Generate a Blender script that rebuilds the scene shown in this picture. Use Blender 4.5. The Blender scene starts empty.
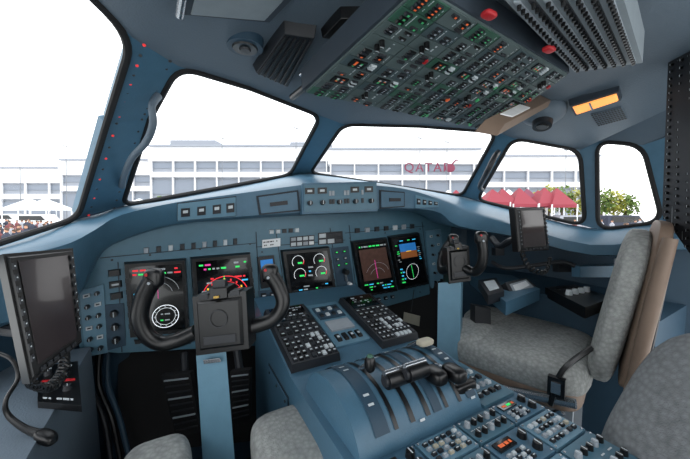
import bpy, math, random
from mathutils import Vector as V, Matrix
from mathutils.bvhtree import BVHTree
rng = random.Random(7)
ZC = 1.12
FPX = 300.0
YAW = math.radians(28.65); PIT = math.radians(-3.7)
F = V((math.sin(YAW)*math.cos(PIT), math.cos(YAW)*math.cos(PIT), math.sin(PIT)))
R = V((math.cos(YAW), -math.sin(YAW), 0))
U = R.cross(F)
OFF = V((0, 0, ZC))
bpy.context.scene.view_settings.view_transform = 'Standard'

# survey helpers: coordinates are relative to the eye point, metres
def ray(u, v): return F + R*((u-345)/FPX) + U*((229.5-v)/FPX)
def W(u, v, d): return ray(u, v)*d
def hit(u, v, p0, n):
    r = ray(u, v); return r*(p0.dot(n)/r.dot(n))
def PN(u, v): return hit(u, v, V((0, 1.05, 0)), V((0, 1, 0)))
def HX(u, v, x): return hit(u, v, V((x, 0, 0)), V((1, 0, 0)))
def HZ(u, v, z): return hit(u, v, V((0, 0, z)), V((0, 0, 1)))

# ---------------------------------------------------------------- materials
MATS = {}
def lin(c):
    c /= 255.0
    return c/12.92 if c <= .04045 else ((c+.055)/1.055)**2.4
def mk(name, rgb, rough=.5, metal=0., var=.12, scale=40., emit=0., bump=0., bscale=300., coat=0., fabric=False):
    m = bpy.data.materials.new(name); m.use_nodes = True
    nt = m.node_tree; b = nt.nodes['Principled BSDF']
    col = (lin(rgb[0]), lin(rgb[1]), lin(rgb[2]), 1)
    tc = nt.nodes.new('ShaderNodeTexCoord')
    nz = nt.nodes.new('ShaderNodeTexNoise'); nz.inputs['Scale'].default_value = scale; nz.inputs['Detail'].default_value = 3
    nt.links.new(tc.outputs['Object'], nz.inputs['Vector'])
    mx = nt.nodes.new('ShaderNodeMix'); mx.data_type = 'RGBA'
    mx.inputs['A'].default_value = tuple(c*(1-var) for c in col[:3])+(1,)
    mx.inputs['B'].default_value = tuple(min(1, c*(1+var)) for c in col[:3])+(1,)
    nt.links.new(nz.outputs['Fac'], mx.inputs['Factor'])
    out = mx.outputs['Result']
    if fabric:
        ck = nt.nodes.new('ShaderNodeTexVoronoi'); ck.inputs['Scale'].default_value = 110
        nt.links.new(tc.outputs['Object'], ck.inputs['Vector'])
        m2 = nt.nodes.new('ShaderNodeMix'); m2.data_type = 'RGBA'; m2.blend_type = 'MULTIPLY'
        m2.inputs['Factor'].default_value = .6
        nt.links.new(out, m2.inputs['A'])
        cr = nt.nodes.new('ShaderNodeValToRGB'); cr.color_ramp.elements[0].color = (1, 1, 1, 1); cr.color_ramp.elements[1].color = (.3, .3, .32, 1)
        nt.links.new(ck.outputs['Distance'], cr.inputs['Fac']); nt.links.new(cr.outputs['Color'], m2.inputs['B'])
        out = m2.outputs['Result']
    nt.links.new(out, b.inputs['Base Color'])
    b.inputs['Roughness'].default_value = rough; b.inputs['Metallic'].default_value = metal
    if coat: b.inputs['Coat Weight'].default_value = coat
    if emit:
        nt.links.new(out, b.inputs['Emission Color']); b.inputs['Emission Strength'].default_value = emit
    if bump:
        n2 = nt.nodes.new('ShaderNodeTexNoise'); n2.inputs['Scale'].default_value = bscale
        nt.links.new(tc.outputs['Object'], n2.inputs['Vector'])
        bp = nt.nodes.new('ShaderNodeBump'); bp.inputs['Strength'].default_value = bump; bp.inputs['Distance'].default_value = .003
        nt.links.new(n2.outputs['Fac'], bp.inputs['Height']); nt.links.new(bp.outputs['Normal'], b.inputs['Normal'])
    MATS[name] = m
    return m
mk('blue', (68, 104, 126), .42, bump=.12)
mk('blue_light', (92, 130, 150), .4, bump=.1)
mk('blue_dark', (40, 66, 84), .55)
mk('shell', (92, 106, 118), .6, bump=.25, var=.06, scale=12)
mk('shell_dark', (50, 60, 70), .6)
mk('panel', (72, 110, 128), .42)
mk('panel_line', (26, 38, 48), .6)
mk('black', (11, 12, 14), .33)
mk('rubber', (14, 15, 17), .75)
mk('charcoal', (34, 37, 42), .5)
mk('screen', (9, 10, 13), .12, coat=.4)
mk('screen_tab', (48, 42, 44), .15, coat=.4)
mk('metal', (170, 175, 180), .25, .9)
mk('white', (225, 228, 230), .5)
mk('label', (192, 200, 204), .6)
mk('keygrey', (150, 158, 165), .5)
mk('keydark', (28, 32, 38), .45)
mk('ohp', (84, 98, 98), .55)
mk('ohp2', (70, 86, 90), .55)
mk('green', (62, 160, 100), .5, emit=.25)
mk('greend', (56, 94, 78), .5)
mk('red', (170, 26, 34), .5, emit=.05)
mk('red_light', (210, 40, 40), .4, emit=.6)
mk('orange', (215, 100, 50), .5, emit=.3)
mk('cbgrey', (128, 138, 144), .5)
mk('tan', (118, 100, 86), .6)
mk('beige', (176, 170, 152), .5)
mk('fabric', (166, 169, 166), .9, fabric=True, bump=.5, bscale=400)
mk('fabric_dark', (136, 140, 142), .9, fabric=True, bump=.5, bscale=400)
mk('floor', (44, 54, 62), .8, bump=.3, bscale=80)
mk('e_white', (225, 230, 235), .5, emit=.8)
mk('e_green', (50, 215, 100), .5, emit=.8)
mk('e_cyan', (60, 180, 225), .5, emit=.7)
mk('e_mag', (215, 60, 150), .5, emit=.7)
mk('e_red', (215, 40, 50), .5, emit=.9)
mk('e_yel', (235, 185, 50), .5, emit=.8)
mk('e_sky', (40, 115, 185), .5, emit=.5)
mk('e_brown', (145, 86, 44), .5, emit=.35)
mk('e_terr', (78, 54, 46), .5, emit=.2, var=.6, scale=60)
mk('lamp', (255, 165, 85), .5, emit=1.0)
mk('concrete', (215, 216, 214), .8, var=.05, scale=2)
mk('bldg', (222, 222, 224), .7, var=.04, scale=1)
mk('bldg2', (138, 143, 152), .7, var=.06, scale=1)
mk('bglass', (112, 120, 132), .3)
mk('maroon', (110, 32, 60), .6)
mk('tentred', (130, 38, 52), .7)
mk('leaf', (88, 110, 46), .8, var=.4, scale=3)
mk('leaf2', (140, 140, 58), .8, var=.3, scale=3)
mk('bark', (80, 62, 50), .9)
mk('skin', (180, 135, 110), .6)
mk('cloth1', (45, 50, 65), .8); mk('cloth2', (150, 152, 160), .8); mk('cloth3', (110, 60, 60), .8)
mk('yellow', (185, 150, 68), .6)
mk('post', (110, 114, 120), .6)
g = bpy.data.materials.new('glass'); g.use_nodes = True
nt = g.node_tree; nt.nodes.remove(nt.nodes['Principled BSDF'])
tr = nt.nodes.new('ShaderNodeBsdfTransparent'); gl = nt.nodes.new('ShaderNodeBsdfGlossy'); gl.inputs['Roughness'].default_value = .02
ms = nt.nodes.new('ShaderNodeMixShader'); ms.inputs[0].default_value = .02
nt.links.new(tr.outputs[0], ms.inputs[1]); nt.links.new(gl.outputs[0], ms.inputs[2]); nt.links.new(ms.outputs[0], nt.nodes['Material Output'].inputs[0])
MATS['glass'] = g

# ---------------------------------------------------------------- geometry kit
class Face:
    def __init__(s, c):
        s.c = [V(p) for p in c]
        n = (s.c[1]-s.c[0]).cross(s.c[3]-s.c[0]).normalized()
        ctr = sum(s.c, V((0, 0, 0)))/4
        if n.dot(-ctr) < 0: n = -n
        s.n = n
        s.w = ((s.c[1]-s.c[0]).length+(s.c[2]-s.c[3]).length)/2
        s.h = ((s.c[3]-s.c[0]).length+(s.c[2]-s.c[1]).length)/2
    def pt(s, a, b, h=0.):
        return (s.c[0]*(1-a)+s.c[1]*a)*(1-b)+(s.c[3]*(1-a)+s.c[2]*a)*b+s.n*h
    def sub(s, a0, b0, a1, b1, h=0.):
        return Face([s.pt(a0, b0, h), s.pt(a1, b0, h), s.pt(a1, b1, h), s.pt(a0, b1, h)])

def catmull(P, k=6, closed=False):
    out = []; n = len(P)
    for i in range(n if closed else n-1):
        if closed: p0, p1, p2, p3 = P[(i-1) % n], P[i], P[(i+1) % n], P[(i+2) % n]
        else: p0, p1, p2, p3 = P[max(i-1, 0)], P[i], P[i+1], P[min(i+2, n-1)]
        for j in range(k):
            t = j/k
            out.append(.5*((2*p1)+(p2-p0)*t+(2*p0-5*p1+4*p2-p3)*t*t+(3*p1-p0-3*p2+p3)*t**3))
    if not closed: out.append(P[-1])
    return out

class M:
    def __init__(s): s.v = []; s.f = []; s.m = []; s.mats = []
    def mi(s, name):
        if name not in s.mats: s.mats.append(name)
        return s.mats.index(name)
    def add(s, vs, fs, mat):
        b = len(s.v); s.v += [V(p) for p in vs]; k = s.mi(mat)
        for f in fs: s.f.append([i+b for i in f]); s.m.append(k)
    def prism(s, base, top, mat):
        n = len(base)
        fs = [list(range(n-1, -1, -1)), list(range(n, 2*n))]+[[i, (i+1) % n, n+(i+1) % n, n+i] for i in range(n)]
        s.add(list(base)+list(top), fs, mat)
    def rect(s, fc, a0, b0, a1, b1, h0, h1, mat, taper=0.):
        B = [fc.pt(a0, b0, h0), fc.pt(a1, b0, h0), fc.pt(a1, b1, h0), fc.pt(a0, b1, h0)]
        da, db = (a1-a0)*taper, (b1-b0)*taper
        T = [fc.pt(a0+da, b0+db, h1), fc.pt(a1-da, b0+db, h1), fc.pt(a1-da, b1-db, h1), fc.pt(a0+da, b1-db, h1)]
        s.prism(B, T, mat)
    def slab(s, c, h0, h1, mat, taper=0.): s.rect(Face(c), 0, 0, 1, 1, h0, h1, mat, taper)
    def plate(s, P, th, mat):
        P = [V(p) for p in P]
        n = (P[1]-P[0]).cross(P[2]-P[0]).normalized(); c = sum(P, V((0, 0, 0)))/len(P)
        if n.dot(c) < 0: n = -n
        s.prism(P, [p+n*th for p in P], mat)
    def box(s, c, hx, hy, hz, mat, ax=None):
        c = V(c)
        X, Y, Z = ax if ax else (V((1, 0, 0)), V((0, 1, 0)), V((0, 0, 1)))
        q = [(-1, -1), (1, -1), (1, 1), (-1, 1)]
        s.prism([c+X*hx*a+Y*hy*b-Z*hz for a, b in q], [c+X*hx*a+Y*hy*b+Z*hz for a, b in q], mat)
    def cyl(s, p0, p1, r0, r1, mat, n=14):
        p0, p1 = V(p0), V(p1); d = (p1-p0).normalized()
        a = d.orthogonal().normalized(); b = d.cross(a)
        ring = lambda p, r: [p+(a*math.cos(t)+b*math.sin(t))*r for t in [2*math.pi*i/n for i in range(n)]]
        s.prism(ring(p0, r0), ring(p1, r1), mat)
    def tube(s, P, r, mat, n=10, k=6, closed=False, sm=True):
        P = [V(p) for p in P]
        rr = r if isinstance(r, (list, tuple)) else [r]*len(P)
        if sm:
            Q = catmull(P, k, closed); m = len(P); RR = []
            for i in range(len(Q)):
                x = i/k; a = int(x) % m; bb = (a+1) % m if closed else min(a+1, m-1)
                RR.append(rr[a]*(1-(x-int(x)))+rr[bb]*(x-int(x)))
        else: Q = P; RR = list(rr)
        L = len(Q); rings = []; nrm = None
        for i in range(L):
            if closed: d = Q[(i+1) % L]-Q[i-1]
            else: d = Q[min(i+1, L-1)]-Q[max(i-1, 0)]
            d.normalize()
            if nrm is None: nrm = d.orthogonal().normalized()
            else:
                nrm = nrm-d*nrm.dot(d)
                nrm = nrm.normalized() if nrm.length > 1e-6 else d.orthogonal().normalized()
            b = d.cross(nrm)
            rings.append([Q[i]+(nrm*math.cos(t)+b*math.sin(t))*RR[i] for t in [2*math.pi*j/n for j in range(n)]])
        vs = [p for rg in rings for p in rg]; fs = []
        for i in range(L if closed else L-1):
            for j in range(n):
                i2 = (i+1) % L
                fs.append([i*n+j, i*n+(j+1) % n, i2*n+(j+1) % n, i2*n+j])
        if not closed: fs += [list(range(n-1, -1, -1)), [(L-1)*n+j for j in range(n)]]
        s.add(vs, fs, mat)
    def cushion(s, c, ax, ay, az, mat, e=.4, nu=36, nv=18):
        c = V(c); pw = lambda x: math.copysign(abs(x)**e, x)
        vs = []; fs = []
        for i in range(nv+1):
            ph = -math.pi/2+math.pi*i/nv
            for j in range(nu):
                th = 2*math.pi*j/nu
                vs.append(c+ax*(pw(math.cos(ph))*pw(math.cos(th)))+ay*(pw(math.cos(ph))*pw(math.sin(th)))+az*pw(math.sin(ph)))
        for i in range(nv):
            for j in range(nu):
                fs.append([i*nu+j, i*nu+(j+1) % nu, (i+1)*nu+(j+1) % nu, (i+1)*nu+j])
        s.add(vs, fs, mat)
    def arc(s, fc, cs, ct, r, a0, a1, w, h, mat, n=20):
        c = fc.pt(cs, ct, h); ex = (fc.pt(1, .5)-fc.pt(0, .5)).normalized(); ey = (fc.pt(.5, 0)-fc.pt(.5, 1)); ey = (ey-ex*ey.dot(ex)).normalized()
        vs = []; fs = []
        for i in range(n+1):
            t = math.radians(a0+(a1-a0)*i/n); d = ex*math.cos(t)+ey*math.sin(t)
            vs += [c+d*r, c+d*(r+w)]
        for i in range(n): fs.append([2*i, 2*i+1, 2*i+3, 2*i+2])
        s.add(vs, fs, mat)
    def knob(s, fc, a, b, r, h0, h1, mat, cap='label'):
        s.cyl(fc.pt(a, b, h0), fc.pt(a, b, h1), r, r*.85, mat, 12)
        if cap: s.rect_at(fc, a, b, r*.12, r*.7, h1, h1+.0006, cap)
    def rect_at(s, fc, a, b, hw, hh, h0, h1, mat):
        wa, hb = hw/fc.w, hh/fc.h
        s.rect(fc, a-wa, b-hb, a+wa, b+hb, h0, h1, mat)
    def keys(s, fc, nx, ny, fx, fy, h0, h1, choice, marks=True, p=1.0):
        for j in range(ny):
            for i in range(nx):
                if rng.random() > p: continue
                a0 = (i+.5-fx/2)/nx; a1 = (i+.5+fx/2)/nx; b0 = (j+.5-fy/2)/ny; b1 = (j+.5+fy/2)/ny
                s.rect(fc, a0, b0, a1, b1, h0, h1, rng.choice(choice), .1)
                if marks and rng.random() < .75:
                    s.rect(fc, a0+(a1-a0)*.22, b0+(b1-b0)*.36, a1-(a1-a0)*.22, b0+(b1-b0)*.62, h1, h1+.0004, 'label' if marks is True else marks)
    def text_rows(s, fc, a0, b0, a1, b1, n, h, mats, dens=.7):
        dy = (b1-b0)/n
        for j in range(n):
            x = a0+rng.random()*.05
            while x < a1-.05:
                L = rng.uniform(.04, .14)
                if rng.random() < dens: s.rect(fc, x, b0+dy*(j+.3), min(x+L, a1), b0+dy*(j+.7), h, h+.0003, rng.choice(mats))
                x += L+.03
    def make(s, name, bevel=0., bseg=2, angle=35):
        me = bpy.data.meshes.new(name)
        me.from_pydata([tuple(p+OFF) for p in s.v], [], s.f)
        for k in s.mats: me.materials.append(MATS[k])
        me.polygons.foreach_set('material_index', s.m)
        me.update()
        import bmesh
        bm = bmesh.new(); bm.from_mesh(me); bmesh.ops.recalc_face_normals(bm, faces=bm.faces); bm.to_mesh(me); bm.free()
        me.polygons.foreach_set('use_smooth', [True]*len(me.polygons))
        me.set_sharp_from_angle(angle=math.radians(angle))
        ob = bpy.data.objects.new(name, me); bpy.context.scene.collection.objects.link(ob)
        if bevel:
            b = ob.modifiers.new('bevel', 'BEVEL'); b.width = bevel; b.segments = bseg; b.limit_method = 'ANGLE'; b.angle_limit = math.radians(40)
            b.harden_normals = True
        return ob

# ---------------------------------------------------------------- cockpit shell nodes
n_ = {k: W(*p) for k, p in dict(
    w1tl=(0, -95, .38), w1tr=(133, 38, .55), w1mr=(106, 125, .69), w1br=(78, 218, .85), w1bl=(-60, 262, .55), w1l=(-150, 60, .42),
    w2tl=(178, 66, .64), w2ml=(150, 118, .76), w2bl=(122, 206, .96), w2br=(290, 175, 1.32), w2tr=(321, 116, 1.0),
    w3tl=(343, 124, 1.03), w3tm=(420, 126, 1.12), w3tr=(497, 132, 1.18), w3br=(462, 196, 1.5), w3bl=(310, 173, 1.35),
    w4tl=(513, 138, 1.17), w4tr=(580, 150, 1.13), w4br=(585, 226, 1.16), w4bl=(477, 200, 1.45),
    w5tl=(597, 141, 1.1), w5tr=(643, 145, 1.0), w5br=(663, 222, .98), w5bl=(598, 230, 1.12),
    rt=(790, 95, .72), rb=(790, 212, .82), w2tm=(250, 88, .82)).items()}
wins = {1: ['w1tl', 'w1tr', 'w1mr', 'w1br', 'w1bl', 'w1l'], 2: ['w2tl', 'w2tm', 'w2tr', 'w2br', 'w2bl', 'w2ml'],
        3: ['w3tl', 'w3tm', 'w3tr', 'w3br', 'w3bl'], 4: ['w4tl', 'w4tr', 'w4br', 'w4bl'], 5: ['w5tl', 'w5tr', 'w5br', 'w5bl']}
wl, wf, wr = M(), M(), M()
SH = 'shell'
wl.plate([n_['w1tr'], n_['w2tl'], n_['w2ml'], n_['w1mr']], .03, 'blue'); wl.plate([n_['w1mr'], n_['w2ml'], n_['w2bl'], n_['w1br']], .03, 'blue')
wf.plate([n_['w2tr'], n_['w3tl'], n_['w3bl'], n_['w2br']], .03, 'blue')
wf.plate([n_['w3tr'], n_['w4tl'], n_['w4bl'], n_['w3br']], .03, 'blue')
wr.plate([n_['w4tr'], n_['w5tl'], n_['w5bl'], n_['w4br']], .03, 'blue')
wr.plate([n_['w5tr'], n_['rt'], n_['rb'], n_['w5br']], .03, 'blue')
wl.plate([n_['w1l'], n_['w1l']+V((-.1, -.5, .0)), n_['w1bl']+V((-.05, -.5, 0)), n_['w1bl']], .03, 'blue')
own = {1: wl, 2: wf, 3: wf, 4: wr, 5: wr}
for i, names in wins.items():
    P = [n_[k] for k in names]; N = len(P); outl = []
    for j in range(N):
        A, B, C = P[j-1], P[j], P[(j+1) % N]
        straight = (A-B).normalized().dot((C-B).normalized()) < -.9
        if straight: outl.append(B); continue
        k1 = min(.05, (A-B).length*.4); k2 = min(.05, (C-B).length*.4)
        p1 = B+(A-B).normalized()*k1; p2 = B+(C-B).normalized()*k2
        cv = [p1*(1-t)**2+B*2*t*(1-t)+p2*t*t for t in [q/6 for q in range(7)]]
        outl += cv
        for q in range(6): own[i].add([B, cv[q], cv[q+1]], [[0, 1, 2]], 'blue')
    w = M()
    w.tube(outl, .0075, 'rubber', n=8, closed=True, sm=False)
    ctr = sum(outl, V((0, 0, 0)))/len(outl)
    push = ctr.normalized()*.012
    w.add([ctr+push]+[p+push for p in outl], [[0, q+1, (q+1) % len(outl)+1] for q in range(len(outl))], 'glass')
    w.make('window_%d' % i)

# stations of glareshield / sill : back-top K, top front T, bottom front B, inward offset
ST = [((-60, 262, .55), (-60, 272, .48), (-60, 340, .48), (-.1, .05, 0)),
      ((20, 238, .72), (28, 250, .62), (40, 320, .63), (-.1, .05, 0)),
      ((78, 218, .85), (70, 239, .70), (78, 300, .74), (-.05, .12, 0)),
      ((100, 212, .91), (96, 227, .74), (92, 264, .79), (0, .15, 0)),
      ((122, 206, .96), (122, 213, .77), (112, 244, .81), (0, .17, 0)),
      ((180, 197, 1.08), (176, 201, .84), (172, 225, .86), (0, .17, 0)),
      ((238, 186, 1.2), (238, 192, .92), (236, 219, .93), (0, .17, 0)),
      ((290, 175, 1.32), (295, 184, .99), (298, 215, 1.0), (0, .17, 0)),
      ((310, 173, 1.35), (312, 183, 1.0), (312, 214, 1.01), (0, .17, 0)),
      ((385, 183, 1.43), (378, 184, 1.1), (376, 211, 1.1), (0, .17, 0)),
      ((422, 189, 1.47), (415, 190, 1.18), (415, 210, 1.17), (0, .17, 0)),
      ((462, 196, 1.5), (448, 202, 1.22), (440, 214, 1.2), (0.02, .15, 0)),
      ((477, 200, 1.45), (470, 212, 1.2), (457, 227, 1.18), (.08, .15, 0)),
      ((525, 213, 1.3), (520, 226, 1.12), (518, 238, 1.12), (.16, .05, 0)),
      ((590, 228, 1.14), (590, 244, 1.03), (592, 256, 1.03), (.12, 0, 0)),
      ((663, 222, .98), (667, 238, .92), (670, 250, .92), (.12, 0, 0)),
      ((790, 212, .82), (790, 230, .76), (790, 250, .76), (.12, 0, 0))]
K = catmull([W(*s[0]) for s in ST], 3); T = catmull([W(*s[1]) for s in ST], 3); B = catmull([W(*s[2]) for s in ST], 3)
I = catmull([V(s[3]) for s in ST], 3)
gs = M(); L = len(K); rows = []
for i in range(L):
    k, t, b = K[i], T[i], B[i]
    rows.append([k+V((0, 0, -.004)), t+(k-t)*.12, t+(b-t)*.06, b+(t-b)*.08, b+I[i].normalized()*.02+V((0, 0, -.002)), b+I[i]])
vs = [p for r_ in rows for p in r_]; n6 = 6
gs.add(vs, [[i*n6+j, i*n6+j+1, (i+1)*n6+j+1, (i+1)*n6+j] for i in range(L-1) for j in range(5)], 'blue')
brow_bvh = BVHTree.FromPolygons([tuple(p) for p in gs.v], gs.f)
def cast(bvh, u, v, fb=1.):
    r = ray(u, v).normalized(); h = bvh.ray_cast(V((0, 0, 0)), r)
    return h[0] if h[0] is not None else ray(u, v)*fb
for i in range(L-1):
    a, b = K[i], K[i+1]
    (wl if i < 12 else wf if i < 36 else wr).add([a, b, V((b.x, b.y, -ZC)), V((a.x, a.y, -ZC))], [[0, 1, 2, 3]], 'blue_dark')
# black sheets, footwell shade put in as colour, behind and below the instrument panel
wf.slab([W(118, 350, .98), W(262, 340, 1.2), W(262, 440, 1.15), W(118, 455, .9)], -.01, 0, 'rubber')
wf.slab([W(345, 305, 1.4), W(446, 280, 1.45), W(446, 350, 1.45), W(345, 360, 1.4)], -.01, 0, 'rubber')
# ceiling
tops = [n_['w1l'], n_['w1tl'], n_['w1tr'], n_['w2tl'], n_['w2tm'], n_['w2tr'], n_['w3tl'], n_['w3tm'], n_['w3tr'], n_['w4tl'], n_['w4tr'], n_['w5tl'], n_['w5tr'], n_['rt']]
ce = M(); nT = len(tops); vs = []
for i, t in enumerate(tops):
    x = -.35+1.75*i/(nT-1); bk = V((x, -.4, .42))
    m1 = t*.72+bk*.28; m1.z = max(t.z, .0)+.045*(1 if i < 9 else 1.6)
    m2 = t*.4+bk*.6; m2.z = .385
    vs += [t, m1, m2, bk]
ce.add(vs, [[i*4+j, i*4+j+1, (i+1)*4+j+1, (i+1)*4+j] for i in range(nT-1) for j in range(3)], SH)
ceil_bvh = BVHTree.FromPolygons([tuple(p) for p in ce.v], ce.f)
ob = ce.make('ceiling', angle=60)
C = lambda u, v: cast(ceil_bvh, u, v, .6)
wl.make('wall_left', angle=40); wf.make('wall_front', angle=40); wr.make('wall_right', angle=40)
fl = M(); fl.box((.45, .5, -ZC-.02), 1.3, 1.2, .02, 'floor'); fl.make('floor')

# brow equipment panels
BR = lambda u, v: cast(brow_bvh, u, v, 1.)
def bface(q): return Face([BR(*p) for p in q])
f = bface([(177, 203), (236, 196), (236, 216), (177, 221)])
gs.rect(f, 0, 0, 1, 1, -.01, .002, 'panel_line'); gs.rect(f, .01, .04, .99, .96, .002, .004, 'blue_light'); 
for a in (.06, .32, .58, .82): gs.rect(f, a, .3, a+.14, .75, .004, .008, 'keydark'); gs.rect(f, a+.03, .4, a+.11, .55, .008, .0085, 'label')
f = bface([(256, 196), (298, 190), (300, 211), (259, 215)]); gs.rect(f, 0, 0, 1, 1, -.01, .004, 'panel_line'); gs.rect(f, .05, .08, .95, .92, .004, .007, 'blue'); gs.rect(f, .28, .42, .7, .62, .007, .011, 'charcoal')
f = bface([(379, 190), (404, 192), (404, 207), (379, 209)]); gs.rect(f, 0, 0, 1, 1, -.01, .004, 'panel_line'); gs.rect(f, .05, .08, .95, .92, .004, .007, 'blue'); gs.rect(f, .35, .42, .8, .62, .007, .011, 'charcoal')
f = bface([(415, 195), (438, 201), (438, 207), (415, 208)]); gs.rect(f, 0, 0, 1, 1, -.005, .004, 'blue_light'); gs.keys(f, 4, 1, .6, .5, .004, .008, ['keydark'])
gs.make('glareshield', bevel=.0, angle=50)

# flight control unit
fc = M()
A = [W(303, 185, .975), W(376, 183, 1.06), W(377, 210, 1.06), W(303, 213, .975)]
f = Face(A); fc.rect(f, -.01, -.06, 1.01, 1.04, -.13, .0, 'blue'); fc.rect(f, .01, 0.02, .99, .97, 0, .006, 'panel')
for a in (.08, .24, .68, .88): fc.rect(f, a-.06, .12, a+.06, .34, .006, .008, 'black'); fc.rect(f, a-.03, .19, a+.03, .27, .008, .0085, 'label')
for a in (.08, .24, .46, .68, .90): fc.knob(f, a, .66, .0085, .006, .022, 'keydark')
for a in (.34, .38, .54, .58, .78): fc.rect(f, a-.012, .25, a+.018, .42, .006, .01, 'keygrey'); fc.rect(f, a-.012, .55, a+.018, .72, .006, .01, 'keydark')
fc.make('autopilot_control_unit', bevel=.001)

# ---------------------------------------------------------------- main instrument panel
mp = M()
pts = [(72, 290), (100, 236), (175, 215), (300, 205), (430, 205), (452, 222), (444, 290), (395, 304), (345, 318), (265, 345), (118, 353), (80, 350)]
pp = [PN(*p) for p in pts]; mp.prism(pp, [p+V((0, .05, 0)) for p in pp], 'panel')
def PF(*q): return Face([PN(*p) for p in q])
def seam(u0, v0, u1, v1):
    a, b = PN(u0, v0), PN(u1, v1); d = (b-a).normalized(); s_ = V((d.z, 0, -d.x))*.0012
    mp.prism([a-s_, b-s_, b+s_, a+s_], [p+V((0, -.0015, 0)) for p in [a-s_, b-s_, b+s_, a+s_]], 'panel_line')
for q in [(118, 262, 122, 352), (256, 232, 262, 344), (276, 232, 290, 330), (330, 228, 342, 318), (349, 225, 358, 312), (422, 222, 430, 292), (100, 258, 256, 243), (256, 247, 345, 240), (262, 325, 345, 309), (345, 233, 424, 226)]: seam(*q)
for u, v in [(112, 260), (150, 255), (200, 249), (250, 244), (122, 345), (190, 343), (255, 338), (350, 238), (385, 233), (420, 229), (350, 305), (420, 292), (262, 252), (328, 244), (282, 322), (335, 310)]:
    p = PN(u, v); mp.cyl(p, p+V((0, -.002, 0)), .0032, .003, 'keydark', 8)
def du(q, kind):
    f = PF(*q); mp.rect(f, 0, 0, 1, 1, 0, .018, 'black', .02)
    for t in (.2, .35, .5, .65, .8): mp.rect(f, .012, t, .045, t+.06, .018, .020, 'charcoal'); mp.rect(f, .955, t, .988, t+.06, .018, .020, 'charcoal')
    for t in (.2, .35, .5, .65, .8): mp.rect(f, t-.03, .955, t+.03, .985, .018, .020, 'charcoal')
    s = f.sub(.08, .06, .92, .93, .018); mp.rect(s, 0, 0, 1, 1, 0, .001, 'screen')
    h = .0015
    if kind == 'pfd':
        mp.rect(s, .18, .12, .82, .28, h, h+.0003, 'e_sky'); mp.rect(s, .18, .28, .82, .42, h, h+.0003, 'e_brown')
        mp.rect(s, .4, .275, .6, .29, h+.0004, h+.0008, 'e_yel')
        mp.arc(s, .5, .72, s.w*.24, 0, 360, .0014, h, 'e_white', 32); mp.rect(s, .493, .58, .507, .86, h, h+.0004, 'e_green')
        mp.text_rows(s, .02, .12, .15, .5, 9, h, ['label', 'e_green']); mp.text_rows(s, .85, .12, .98, .5, 9, h, ['label', 'e_cyan'])
        mp.text_rows(s, .02, .6, .2, .95, 5, h, ['e_cyan', 'e_green'], .5); mp.text_rows(s, .1, .03, .9, .08, 1, h, ['e_green', 'e_cyan'])
    if kind == 'map':
        for r_ in (.42, .28): mp.arc(s, .5, .45, s.w*r_, 15, 165, .0013, h, 'label')
        for r_, w_ in ((.25, .0022), (.19, .001)): mp.arc(s, .62, .78, s.w*r_, 0, 360, w_, h, 'e_white', 32)
        for k_ in range(12):
            a = math.radians(k_*30); mp.rect_at(s, .62+math.cos(a)*.22, .78-math.sin(a)*.22*s.w/s.h, .0018, .0018, h, h+.0003, 'label')
        mp.text_rows(s, .5, .72, .75, .86, 3, h, ['label', 'e_green'], .7)
        mp.rect(s, .495, .2, .505, .5, h, h+.0003, 'e_mag'); mp.rect(s, .05, .4, .4, .42, h, h+.0003, 'e_cyan')
        mp.text_rows(s, .03, .03, .97, .15, 2, h, ['label', 'e_green', 'e_red'], .6); mp.text_rows(s, .03, .55, .3, .95, 6, h, ['label', 'e_cyan', 'e_red'], .5)
    if kind == 'nd':
        for r_, m_, w_ in ((.44, 'e_red', .003), (.33, 'e_red', .0018), (.22, 'e_white', .0014)): mp.arc(s, .5, .6, s.w*r_, 15, 165, w_, h, m_)
        mp.arc(s, .5, .6, s.w*.44, 190, 260, .0018, h, 'e_red'); mp.rect(s, .494, .25, .506, .85, h, h+.0003, 'e_green'); mp.rect(s, .3, .5, .7, .512, h, h+.0003, 'e_mag')
        for k_ in range(9):
            a = math.radians(15+k_*18.7); mp.rect_at(s, .5+math.cos(a)*.385, .6-math.sin(a)*.385*s.w/s.h, .0025, .0035, h, h+.0003, 'e_yel' if k_ % 3 == 1 else 'e_red')
        mp.text_rows(s, .03, .03, .97, .16, 2, h, ['e_green', 'label', 'e_mag'], .6); mp.text_rows(s, .03, .82, .97, .97, 2, h, ['label', 'e_cyan', 'e_red'], .6)
        mp.text_rows(s, .03, .25, .3, .75, 8, h, ['e_red', 'label'], .35); mp.text_rows(s, .7, .25, .97, .75, 8, h, ['e_red', 'e_cyan'], .35)
    if kind == 'terr':
        mp.rect(s, .05, .12, .95, .75, h, h+.0002, 'e_terr')
        for r_ in (.4, .25): mp.arc(s, .5, .7, s.w*r_, 25, 155, .0013, h+.0005, 'label')
        mp.text_rows(s, .03, .03, .97, .1, 1, h, ['e_green', 'label']); mp.text_rows(s, .03, .8, .97, .97, 3, h, ['label', 'e_cyan', 'e_green'], .5)
        mp.rect(s, .49, .35, .505, .72, h+.0005, h+.0008, 'e_mag')
    if kind == 'eng':
        for a in (.24, .76):
            for b in (.14, .36):
                mp.arc(s, a, b, s.w*.13, -30, 220, .0014, h, 'e_white'); mp.arc(s, a, b, s.w*.13, -30, 10, .002, h+.0004, 'e_red')
                mp.rect(s, a-.01, b+.01, a+.1, b+.04, h, h+.0003, 'e_green')
        mp.text_rows(s, .42, .08, .58, .5, 6, h, ['label', 'e_cyan'], .5); mp.text_rows(s, .05, .55, .95, .97, 8, h, ['label', 'e_green', 'e_cyan', 'charcoal'], .45)
    return f
du([(124, 262), (186, 258), (190, 331), (130, 337)], 'map')
du([(190, 257), (250, 252), (258, 322), (195, 330)], 'nd')
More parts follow.
